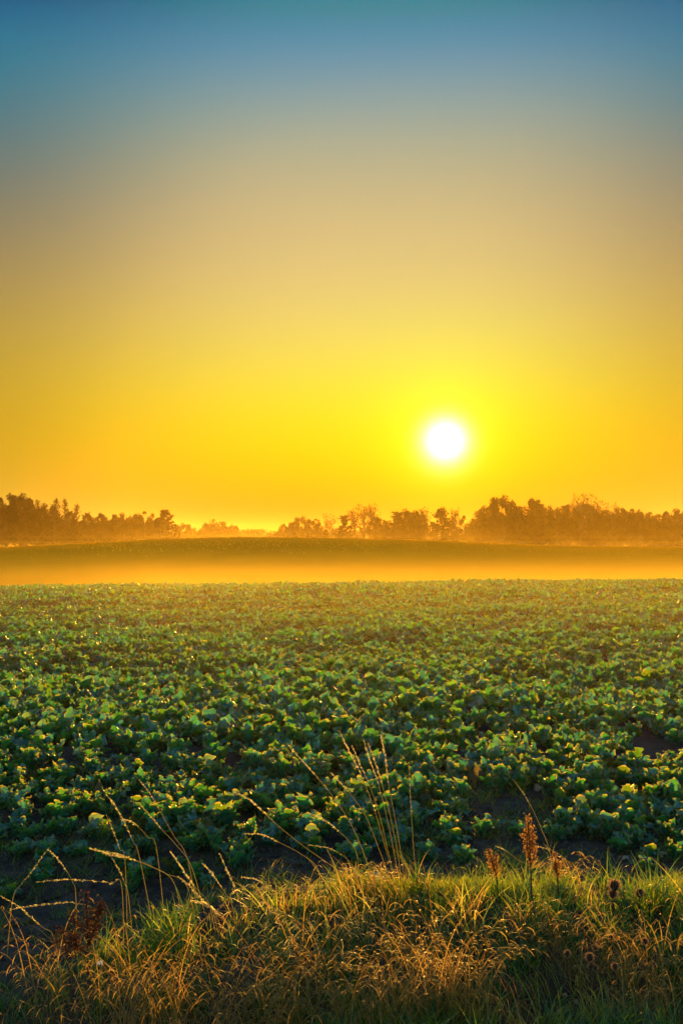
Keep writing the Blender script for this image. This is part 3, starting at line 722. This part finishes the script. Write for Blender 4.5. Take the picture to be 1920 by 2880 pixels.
for px, d, hs, lab in TH:
    x0 = (px - 960) / F * d; gz = float(ground(x0, d))
    t = thing('thistle', (x0, d, gz), lab, 'thistle')
    hp = [np.array(P(a_, b_, d)) for a_, b_, r_ in hs]
    st = []
    for j, q in enumerate(hp):
        st.append(tube(curve([(x0 + .012 * j, d, gz - .02), (x0 * .5 + q[0] * .5, d, (gz + q[2]) / 2), tuple(q)], 12), np.linspace(.003, .0016, 12), 5))
    part('stem', t, st, M_DSTEM)
    for (a_, b_, r_), q in zip(hs, hp):
        co, sp = head(q, r_ / F * d, 0)
        hcore = part('flower_head', t, [co], M_THISTLE)
        V, Q, T, Mi = join([sp]); V = V - np.array(t.location)[None]
        link('bristles', mesh_np('bristles', V, Q, M_FLUFF, None, T), parent=hcore)
# fluffy white seed clocks at the bottom right
for px, py, r_, d, lab in ((1588, 2798, 7, 4.25, 'small pale fluffy seed clock at the bottom right'), (1618, 2817, 8, 4.2, 'larger pale fluffy seed clock, right of the small one at the bottom'), (1573, 2846, 7, 4.15, 'lowest pale seed clock near the bottom edge')):
    c = np.array(P(px, py, d)); x0 = c[0] + .01; gz = float(ground(x0, d))
    t = thing('seed_clock', (x0, d, gz), lab, 'wild flower')
    part('stem', t, [tube(curve([(x0, d, gz - .01), (x0, d, (gz + c[2]) / 2), tuple(c)], 8), .0012, 4)], M_GRASS)
    dr = rng.normal(size=(120, 3)); dr /= np.linalg.norm(dr, axis=1)[:, None]
    part('seed_ball', t, [chips(np.tile(c, (120, 1)), dr, r_ / F * d, .0016, .05, .8)], M_FLUFF)
# small white daisy on the left
c = np.array(P(283, 2707, 4.35)); gz = float(ground(c[0], 4.35))
t = thing('daisy', (c[0], 4.35, gz), 'small white wild daisy low in the dark grass on the left', 'wild flower')
part('stem', t, [tube(curve([(c[0], 4.35, gz - .01), (c[0] + .004, 4.35, (gz + c[2]) / 2), tuple(c)], 8), .0012, 4)], M_GRASS)
an = np.arange(13) * 2 * np.pi / 13; dr = np.stack([np.cos(an), -.35 + 0 * an, np.sin(an) * .8], 1)
part('petals', t, [chips(np.tile(c, (13, 1)), dr, .014, .005, .06, .5)], M_PETAL)
part('flower_centre', t, [head(c + np.array([0, -.002, 0]), .004, 0)[0]], M_SEED)

# ------------------------------------------------------------------ stones
def stone(px, py, w, h, mat, lab):
    d = (EYE - .02) * F / (py - HOR); x0 = (px - 960) / F * d; gz = float(ground(x0, d))
    u = np.linspace(0, np.pi, 14); a = np.arange(22) * 2 * np.pi / 22
    X = np.outer(np.sin(u), np.cos(a)); Y = np.outer(np.sin(u), np.sin(a)); Z = np.outer(np.cos(u), np.ones(22))
    k = 1 + .16 * vnoise(X * 2 + px, Z * 2 + Y, 1, 3) + .08 * vnoise(X * 5 + px, Z * 5 - Y, 1, 5)
    V = np.stack([X * w * k, Y * w * .8 * k, (np.clip(Z, -.4, .82)) * h * k], -1).reshape(-1, 3)
    i = (np.arange(13)[:, None] * 22 + np.arange(22)[None]); j = (np.arange(13)[:, None] * 22 + (np.arange(22)[None] + 1) % 22)
    o = link('stone', mesh_np('stone', V, np.stack([i, j, j + 22, i + 22], -1).reshape(-1, 4), mat), loc=(x0, d, gz + h * .3))
    tag(o, lab, 'stone')
stone(1515, 2205, .040, .036, M_STONE, 'rounded tan stone among the rapeseed leaves right of centre')
stone(1050, 2442, .036, .026, M_STONEP, 'pale pinkish stone on the soil at the foot of the centre grass bunch')
stone(1310, 2395, .022, .018, M_STONE, 'small brown stone on the soil between centre bunch and dock')
stone(505, 2478, .018, .010, M_STONE, 'small tan stone on the soil edge left of centre')
stone(1830, 2282, .02, .012, M_STONE, 'flat tan stone on the soil at the right')
stone(1758, 2382, .022, .016, M_STONE, 'small ochre stone on the bare soil right of the dock')

# ------------------------------------------------------------------ trees
def make_tree(kind, seed):
    """unit tree (height 1, base at 0): returns (trunk mesh, crown mesh)"""
    global rng
    keep = rng; rng = np.random.default_rng(seed)
    tub = []
    C_ = []; rad = []; num = []
    bend = rng.normal(0, .02, 2)
    def axis(z): return np.array([bend[0] * math.sin(z * 4), bend[1] * math.sin(z * 3), z])
    topz = {'round': .7, 'upright': .9, 'bare': .92, 'layered': .95, 'conifer': .99, 'bush': .5, 'airy': .85}[kind]
    main = np.array([axis(z) for z in np.linspace(-.03, topz, 12)])
    tub.append(tube(main, np.linspace(.02, .004, 12), 6))
    def limb(p0, pe, r, sag=.1):
        L_ = np.linalg.norm(pe - p0)
        pm = (p0 + pe) / 2 + np.array([0, 0, -sag * L_]) + rng.normal(0, .05 * L_, 3)
        cv = curve([p0, pm, pe], 7); tub.append(tube(cv, np.linspace(r, r * .3, 7), 4)); return cv
    if kind in ('round', 'bush', 'airy'):
        cz, rz, rx = {'round': (.60, .40, .42), 'bush': (.5, .48, .6), 'airy': (.62, .38, .30)}[kind]
        nc = {'round': 95, 'bush': 44, 'airy': 34}[kind]
        for i in range(nc):
            v = rng.normal(size=3); v /= np.linalg.norm(v); f = rng.random() ** .33
            lump = 1 + .22 * math.sin(3 * math.atan2(v[1], v[0]) + seed) * (1 - abs(v[2])) + .06 * rng.normal()
            c = np.array([v[0] * rx * f * lump, v[1] * rx * f * lump, cz + v[2] * rz * f * (1 if v[2] > 0 else .85)])
            C_.append(c); rad.append({'round': .068, 'bush': .11, 'airy': .06}[kind] * (.7 + .6 * rng.random())); num.append(80 if kind != 'airy' else 34)
            if i % 2 == 0:
                z0 = max(.15, c[2] - .25 - .15 * rng.random()); limb(axis(min(z0, topz)), c, .008)
    elif kind == 'upright':
        for i in range(60):
            z = .25 + .72 * rng.random(); w_ = .24 * math.sin(min(1, (1.02 - z) / .75) * math.pi * .62) + .02
            a = rng.random() * 6.28; f = rng.random() ** .5
            c = axis(z) * 1.0 + np.array([math.cos(a) * w_ * f, math.sin(a) * w_ * f, 0]); C_.append(c); rad.append(.055 * (.6 + .8 * rng.random())); num.append(42)
            if i % 2 == 0: limb(axis(max(.1, z - .18)), c, .006)
    elif kind == 'layered':
        for i in range(34):
            z = .22 + .76 * (i / 33); w_ = (.25 * min(1, (1 - z) / .55) ** .7 * min(1, (z + .1) / .45) + .02) * (.7 + .5 * rng.random())
            a = i * 2.4 + rng.normal(0, .3); pe = axis(min(z, .95)) + np.array([math.cos(a) * w_, math.sin(a) * w_, .02 + .05 * rng.random()])
            cv = limb(axis(max(z - .04, .1)), pe, .006, .06)
            for q in cv[2:]:
                C_.append(q + rng.normal(0, .012, 3)); rad.append(.036); num.append(26)
    elif kind == 'conifer':
        for i in range(60):
            z = .2 + .78 * (i / 59); w_ = .26 * (1 - z) ** .7 * (.7 + .5 * rng.random()) + .012
            a = i * 2.4 + rng.normal(0, .3); pe = axis(z) + np.array([math.cos(a) * w_, math.sin(a) * w_, .03 + .03 * rng.random()])
            cv = limb(axis(z - .01), pe, .004, .05)
            for q in cv[2::2]:
                C_.append(q); rad.append(.018); num.append(6)
    elif kind == 'bare':
        for i in range(26):
            z0 = .28 + .5 * rng.random(); a = rng.random() * 6.28; w_ = .20 * (.5 + .6 * rng.random()); zt = min(1.0, z0 + .12 + .35 * rng.random())
            cv = limb(axis(z0), np.array([math.cos(a) * w_, math.sin(a) * w_, zt]), .007, -.05)
            for j in range(5):
                k = rng.integers(2, 7); v = rng.normal(0, 1, 3); v[2] = abs(v[2]) + .6; v /= np.linalg.norm(v)
                c2 = limb(cv[k], cv[k] + v * (.07 + .08 * rng.random()), .0035, 0)
                C_.append(c2[-1]); rad.append(.03); num.append(7)
    C_ = np.array(C_); rad = np.array(rad); num = np.array(num)
    idx = np.repeat(np.arange(len(C_)), num); m = len(idx)
    v = rng.normal(size=(m, 3)); v /= np.linalg.norm(v, axis=1)[:, None]; v *= (rng.random(m) ** .45)[:, None]
    if kind == 'layered': v[:, 2] *= .5
    c = C_[idx] + v * rad[idx][:, None] * 1.15
    s = {'round': .021, 'bush': .028, 'airy': .022, 'upright': .024, 'layered': .019, 'conifer': .014, 'bare': .013}[kind]
    d1 = rng.normal(size=(m, 3)); d1 /= np.linalg.norm(d1, axis=1)[:, None]
    d2 = np.cross(d1, rng.normal(size=(m, 3))); d2 /= np.linalg.norm(d2, axis=1)[:, None]
    sz = (s * (.5 + .9 * rng.random(m)))[:, None]
    V = np.stack([c - d1 * sz, c + d2 * sz * .6, c + d1 * sz, c - d2 * sz * .7], 1).reshape(-1, 3)
    tn = np.repeat(np.clip(.4 + .3 * rng.normal(size=len(C_))[idx] + .15 * rng.normal(size=m), 0, 1), 4)
    Vt, Qt, Tt, _ = join(tub)
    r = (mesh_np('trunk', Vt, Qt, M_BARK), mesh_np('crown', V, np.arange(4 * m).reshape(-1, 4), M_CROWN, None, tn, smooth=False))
    rng = keep
    return r
TREES = {k: [make_tree(k, 100 * j + 7 * i) for i in range(3 if k in ('round', 'bush') else 2)] for j, k in enumerate(('round', 'upright', 'bare', 'layered', 'conifer', 'bush', 'airy'))}
NAMES = {'round': 'broadleaf_tree', 'upright': 'upright_tree', 'bare': 'bare_tree', 'layered': 'alder_tree', 'conifer': 'larch_tree', 'bush': 'bush', 'airy': 'young_tree'}
tcount = 0
def tree(kind, px, top, d, wid=1.0, lab='', group=None):
    """wid scales the crown's spread"""
    global tcount
    tcount += 1
    d = d * 1.75; x = (px - 960) / F * d; gz = float(ground(x, d)); H = EYE + (HOR - top) / F * d - gz
    tm, cm = TREES[kind][tcount % len(TREES[kind])]
    t = thing(NAMES[kind], (x, d, gz - .1), lab, 'bush' if kind == 'bush' else 'tree', group)
    t.rotation_euler = (0, 0, rng.random() * 6.28)
    t.scale = (H * wid, H * wid, H)
    link('trunk', tm, parent=t); link('crown', cm, parent=t)
LW = 'in the dark wood on the left'
T_ = [
 ('round', 18, 1396, 318, .85, 'tall tree with a broken top at the left edge of the left wood'),
 ('round', 56, 1392, 322, .7, 'tallest tree of the left wood, with a dense blocky crown'),
 ('upright', 76, 1400, 326, 1.0, 'ragged tree just right of the tallest one in the left wood'),
 ('round', 100, 1413, 322, .75, 'round topped tree in the left part of the left wood'),
 ('round', 128, 1419, 330, .8, 'flat topped tree left of the two bare larches in the left wood'),
 ('conifer', 161, 1406, 322, 1.0, 'larger of the two bare pointed larches that top the left wood'),
 ('conifer', 184, 1407, 330, .8, 'thinner of the two bare pointed larches that top the left wood'),
 ('upright', 197, 1438, 318, 1.0, 'dark upright tree between the bare larches in the left wood'),
 ('conifer', 216, 1421, 326, 1.0, 'single bare larch right of the pair in the left wood'),
 ('upright', 246, 1443, 322, .9, 'leafy tree with a knobbly tip right of the single larch'),
 ('airy', 264, 1452, 326, 1.3, 'loose tree with sky showing through it in the left wood'),
 ('round', 283, 1448, 322, .8, 'round tree in the middle of the right half of the left wood'),
 ('airy', 310, 1447, 326, 1.2, 'gappy tree left of the wide feathery one in the left wood'),
 ('round', 341, 1445, 322, .8, 'wide feathery topped tree in the right half of the left wood'),
 ('round', 384, 1450, 322, .9, 'dense dark round tree near the right end of the left wood'),
 ('airy', 416, 1439, 330, 1.0, 'pale thin topped tree behind the dense round one of the left wood'),
 ('round', 438, 1462, 320, .8, 'low round tree left of the layered alder'),
 ('layered', 463, 1435, 315, 1.15, 'layered alder with a visible trunk at the right end of the left wood'),
 ('bush', 484, 1475, 322, .5, 'low bushy crown hanging right of the layered alder'),
 ('round', 519, 1473, 470, 1.0, 'pale round tree alone just right of the left wood'),
 ('round', 578, 1479, 480, .8, 'small round tree at the left side of the pale domed oak'),
 ('round', 607, 1464, 490, 1.25, 'broad pale domed oak standing on the skyline left of centre'),
 ('round', 650, 1477, 500, .9, 'low sloping tree at the right side of the pale domed oak'),
 ('bush', 690, 1491, 560, 1.3, 'lowest pale bush in the gap right of the domed oak'),
 ('bush', 722, 1490, 520, 1.2, 'low pale bush on the skyline right of the domed oak'),
 ('bush', 762, 1486, 500, 1.3, 'taller pale bush left of the centre trees'),
 ('round', 798, 1476, 440, .8, 'pale round tree at the left end of the centre row'),
 ('airy', 818, 1468, 330, 1.1, 'small dark thin tree in front of the pale round one'),
 ('round', 847, 1454, 420, .85, 'pale tall round tree in the left part of the centre row'),
 ('airy', 877, 1459, 330, 1.1, 'dark knobbly tree with a forked top in the centre row'),
 ('round', 898, 1466, 335, .6, 'dark leafy low tree right of the forked one'),
 ('bare', 928, 1455, 380, 1.0, 'pale bare tree with fine spreading twigs in the centre row'),
 ('layered', 958, 1482, 322, .8, 'very small layered tree left of the distinct layered pine'),
 ('layered', 968, 1450, 322, 1.0, 'distinct layered pine like tree with open gaps in the centre row'),
 ('bare', 995, 1444, 330, .7, 'slim bare tree right of the layered pine like one'),
 ('bare', 1022, 1432, 325, .95, 'tallest bare branching tree of the centre row'),
 ('bare', 1047, 1433, 330, .75, 'bare tree close on the right of the tallest bare one'),
 ('round', 1063, 1453, 330, .75, 'dense round tree in the middle of the centre row'),
 ('bush', 1092, 1478, 340, .8, 'low bush between the dense round tree and the layered one'),
 ('layered', 1118, 1440, 325, 1.1, 'feathery layered tree left of the broad dense crown in the centre row'),
 ('round', 1148, 1435, 328, .85, 'broad dense crown in the right half of the centre row'),
 ('round', 1170, 1442, 334, .7, 'tree with a thinner top leaning on the broad dense crown'),
 ('bare', 1194, 1441, 340, 1.0, 'see through tree right of the broad dense crown'),
 ('upright', 1243, 1430, 318, 1.15, 'dark upright tree with a pointed ragged top in the gap near the right wood'),
 ('bare', 1278, 1442, 330, .55, 'single bare pole like tree right of the dark upright one'),
 ('airy', 1291, 1445, 336, 1.0, 'thin leafy tree beside the bare pole like one'),
 ('bush', 1318, 1466, 345, 1.0, 'low pale bush in the gap before the right wood'),
 ('airy', 1345, 1450, 322, 1.1, 'small tree at the left foot of the great oak'),
 ('round', 1368, 1428, 318, .8, 'leafy left shoulder of the great oak in the right wood'),
 ('round', 1408, 1398, 315, .82, 'great round topped oak, the tallest of the right wood'),
 ('upright', 1454, 1422, 322, .8, 'small pointed tree just right of the great oak'),
 ('round', 1480, 1430, 325, .7, 'low rounded tree between the great oak and the pointed spruce'),
 ('layered', 1501, 1406, 322, 1.0, 'pointed spruce shaped tree in the right wood'),
 ('round', 1512, 1420, 330, .7, 'dense tree behind the pointed spruce shaped one'),
 ('airy', 1530, 1413, 326, .8, 'tree with a bent loose tip right of the spruce shaped one'),
 ('round', 1562, 1430, 324, .75, 'low round topped tree in the dip of the right wood'),
 ('round', 1596, 1424, 326, .8, 'round tree left of the bare crowned group in the right wood'),
 ('bare', 1630, 1405, 324, .8, 'bare topped tree, left one of the bare crowned group'),
 ('round', 1645, 1416, 330, .8, 'dense tree under the bare crowned group'),
 ('bare', 1662, 1407, 326, .85, 'bare topped tree, right one of the bare crowned group'),
 ('round', 1688, 1430, 326, .8, 'sloping tree right of the bare crowned group'),
 ('bare', 1720, 1428, 324, .7, 'bare thin stemmed tree in the right part of the right wood'),
 ('round', 1745, 1433, 326, .8, 'round tree with one tall bare twig in the right part'),
 ('airy', 1769, 1431, 324, 1.0, 'loose topped tree right of the one with a tall twig'),
 ('round', 1800, 1437, 326, .8, 'two lobed tree in the right part of the right wood'),
 ('airy', 1838, 1441, 326, 1.0, 'low gappy tree before the right end of the right wood'),
 ('round', 1868, 1443, 322, .8, 'low dark tree near the right edge of the picture'),
 ('round', 1906, 1433, 300, .95, 'dark dense tree at the right edge of the picture, nearest of the right wood'),
]
for k, px, top, d, wd, lab in T_: tree(k, px, top, d, wd, lab)
# the trees that merge into one mass below the skyline
def mass_label(px, what='dim leafy tree'):
    if px < -10: return what + ' beyond the left edge of the picture'
    if px > 1930: return what + ' beyond the right edge of the picture'
    q = min(T_, key=lambda r: abs(r[1] - px))[5].split(' ')
    q = q[1:] if q[0] in ('a', 'the') else q
    return what + ' low behind the ' + ' '.join(q[:9])
for px in list(range(-160, 450, 30)):
    tree('round' if px % 60 else 'bush', px + rng.normal(0, 6), (1440 if px < 120 else 1462) + rng.normal(0, 5), 340 + rng.normal(0, 6), 1.0 if px % 60 else .8, mass_label(px), 'trees merging in the left wood')
for px in list(range(1350, 2080, 30)):
    tree('round' if px % 60 else 'bush', px + rng.normal(0, 6), 1452 + rng.normal(0, 5), 345 + rng.normal(0, 6), 1.0 if px % 60 else .8, mass_label(px), 'trees merging in the right wood')
for px in list(range(880, 1330, 32)):
    tree('bush', px + rng.normal(0, 6), 1492 + rng.normal(0, 4), 420 + rng.normal(0, 10), .8, mass_label(px, 'dim pale bush'), 'bushes behind the centre row')
# far-off wood on the horizon
V_, T2 = [], []
n = 14000
x = (rng.random(n) * 2 - 1) * 900; y = 1500 + 80 * rng.random(n)
hgt = 20 + 4 * vnoise(x, y * 0, 40, 3) + 1.5 * vnoise(x, y * 0, 9, 4)
z = ground(x, y) + hgt * rng.random(n) ** .7
c = np.stack([x, y, z], 1); d1 = rng.normal(size=(n, 3)); d1 /= np.linalg.norm(d1, axis=1)[:, None]; d2 = np.cross(d1, rng.normal(size=(n, 3))); d2 /= np.linalg.norm(d2, axis=1)[:, None]
V = np.stack([c - d1 * 1.8, c + d2 * 1.4, c + d1 * 1.8, c - d2 * 1.4], 1).reshape(-1, 3)
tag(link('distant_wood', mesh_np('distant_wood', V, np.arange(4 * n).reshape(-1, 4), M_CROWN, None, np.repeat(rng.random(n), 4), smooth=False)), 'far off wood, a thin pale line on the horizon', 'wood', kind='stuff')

# ------------------------------------------------------------------ air
def air(name, x0, x1, y0, y1, z0, z1, dens, label, an=.82, col=(1, .72, .2)):
    m, t, out = newmat(name)
    v = t.nodes.new('ShaderNodeVolumePrincipled')
    v.inputs['Color'].default_value = (*col, 1); v.inputs['Density'].default_value = dens; v.inputs['Anisotropy'].default_value = an
    t.links.new(v.outputs[0], out.inputs['Volume'])
    c = np.array([(x, y, z) for z in (z0, z1) for y in (y0, y1) for x in (x0, x1)], float)
    q = np.array([(0, 2, 3, 1), (4, 5, 7, 6), (0, 1, 5, 4), (2, 6, 7, 3), (0, 4, 6, 2), (1, 3, 7, 5)])
    o = link(name, mesh_np(name, c, q, m, smooth=False))
    return tag(o, label, 'mist', kind='stuff')
air('haze', -2600, 2600, -45, 3300, -10.5, 42, .00009, 'golden morning haze over the whole field')
for k_, (z_, d_) in enumerate(((3.6, .00003), (2.0, .00004), (1.0, .00005), (.3, .00010), (-.4, .00015), (-.85, .00016), (-1.3, .00014), (-1.75, .00012), (-2.2, .00012), (-2.6, .00012))):
    air('valley_mist', -240 + k_, 240 - k_, 56 + k_ * .6, 232 - k_ * 4, -4.8 + k_ * .02, z_, d_, 'low golden mist lying in the dip behind the field, layer upon layer')
for k_, (z_, d_) in enumerate(((14.0, .00001), (10.0, .000015), (7.5, .00002), (5.5, .000025), (4.0, .00005), (2.6, .00008), (1.0, .00012), (-.5, .00016), (-2.0, .0002))):
    air('wood_mist', -420 + k_, 420 - k_, 222 + k_ * 2, 960 - k_ * 3, -9.6 + k_ * .02, z_, d_, 'bright mist along the foot of the woods, layer upon layer')
for k_, (y_, z_, d_) in enumerate(((6, 1.25, .0003), (9, 1.0, .0006), (13, .75, .0010), (18, .5, .0014), (25, .32, .0014))):
    air('veil_mist', -60 + k_, 60 - k_, y_, 55.5 - k_ * .3, -2.2 + k_ * .02, z_, d_, 'thin golden mist added over the field as a veil of haze and lens glare')  # added layers: warm veil of haze and lens glare that lifts dark gaps
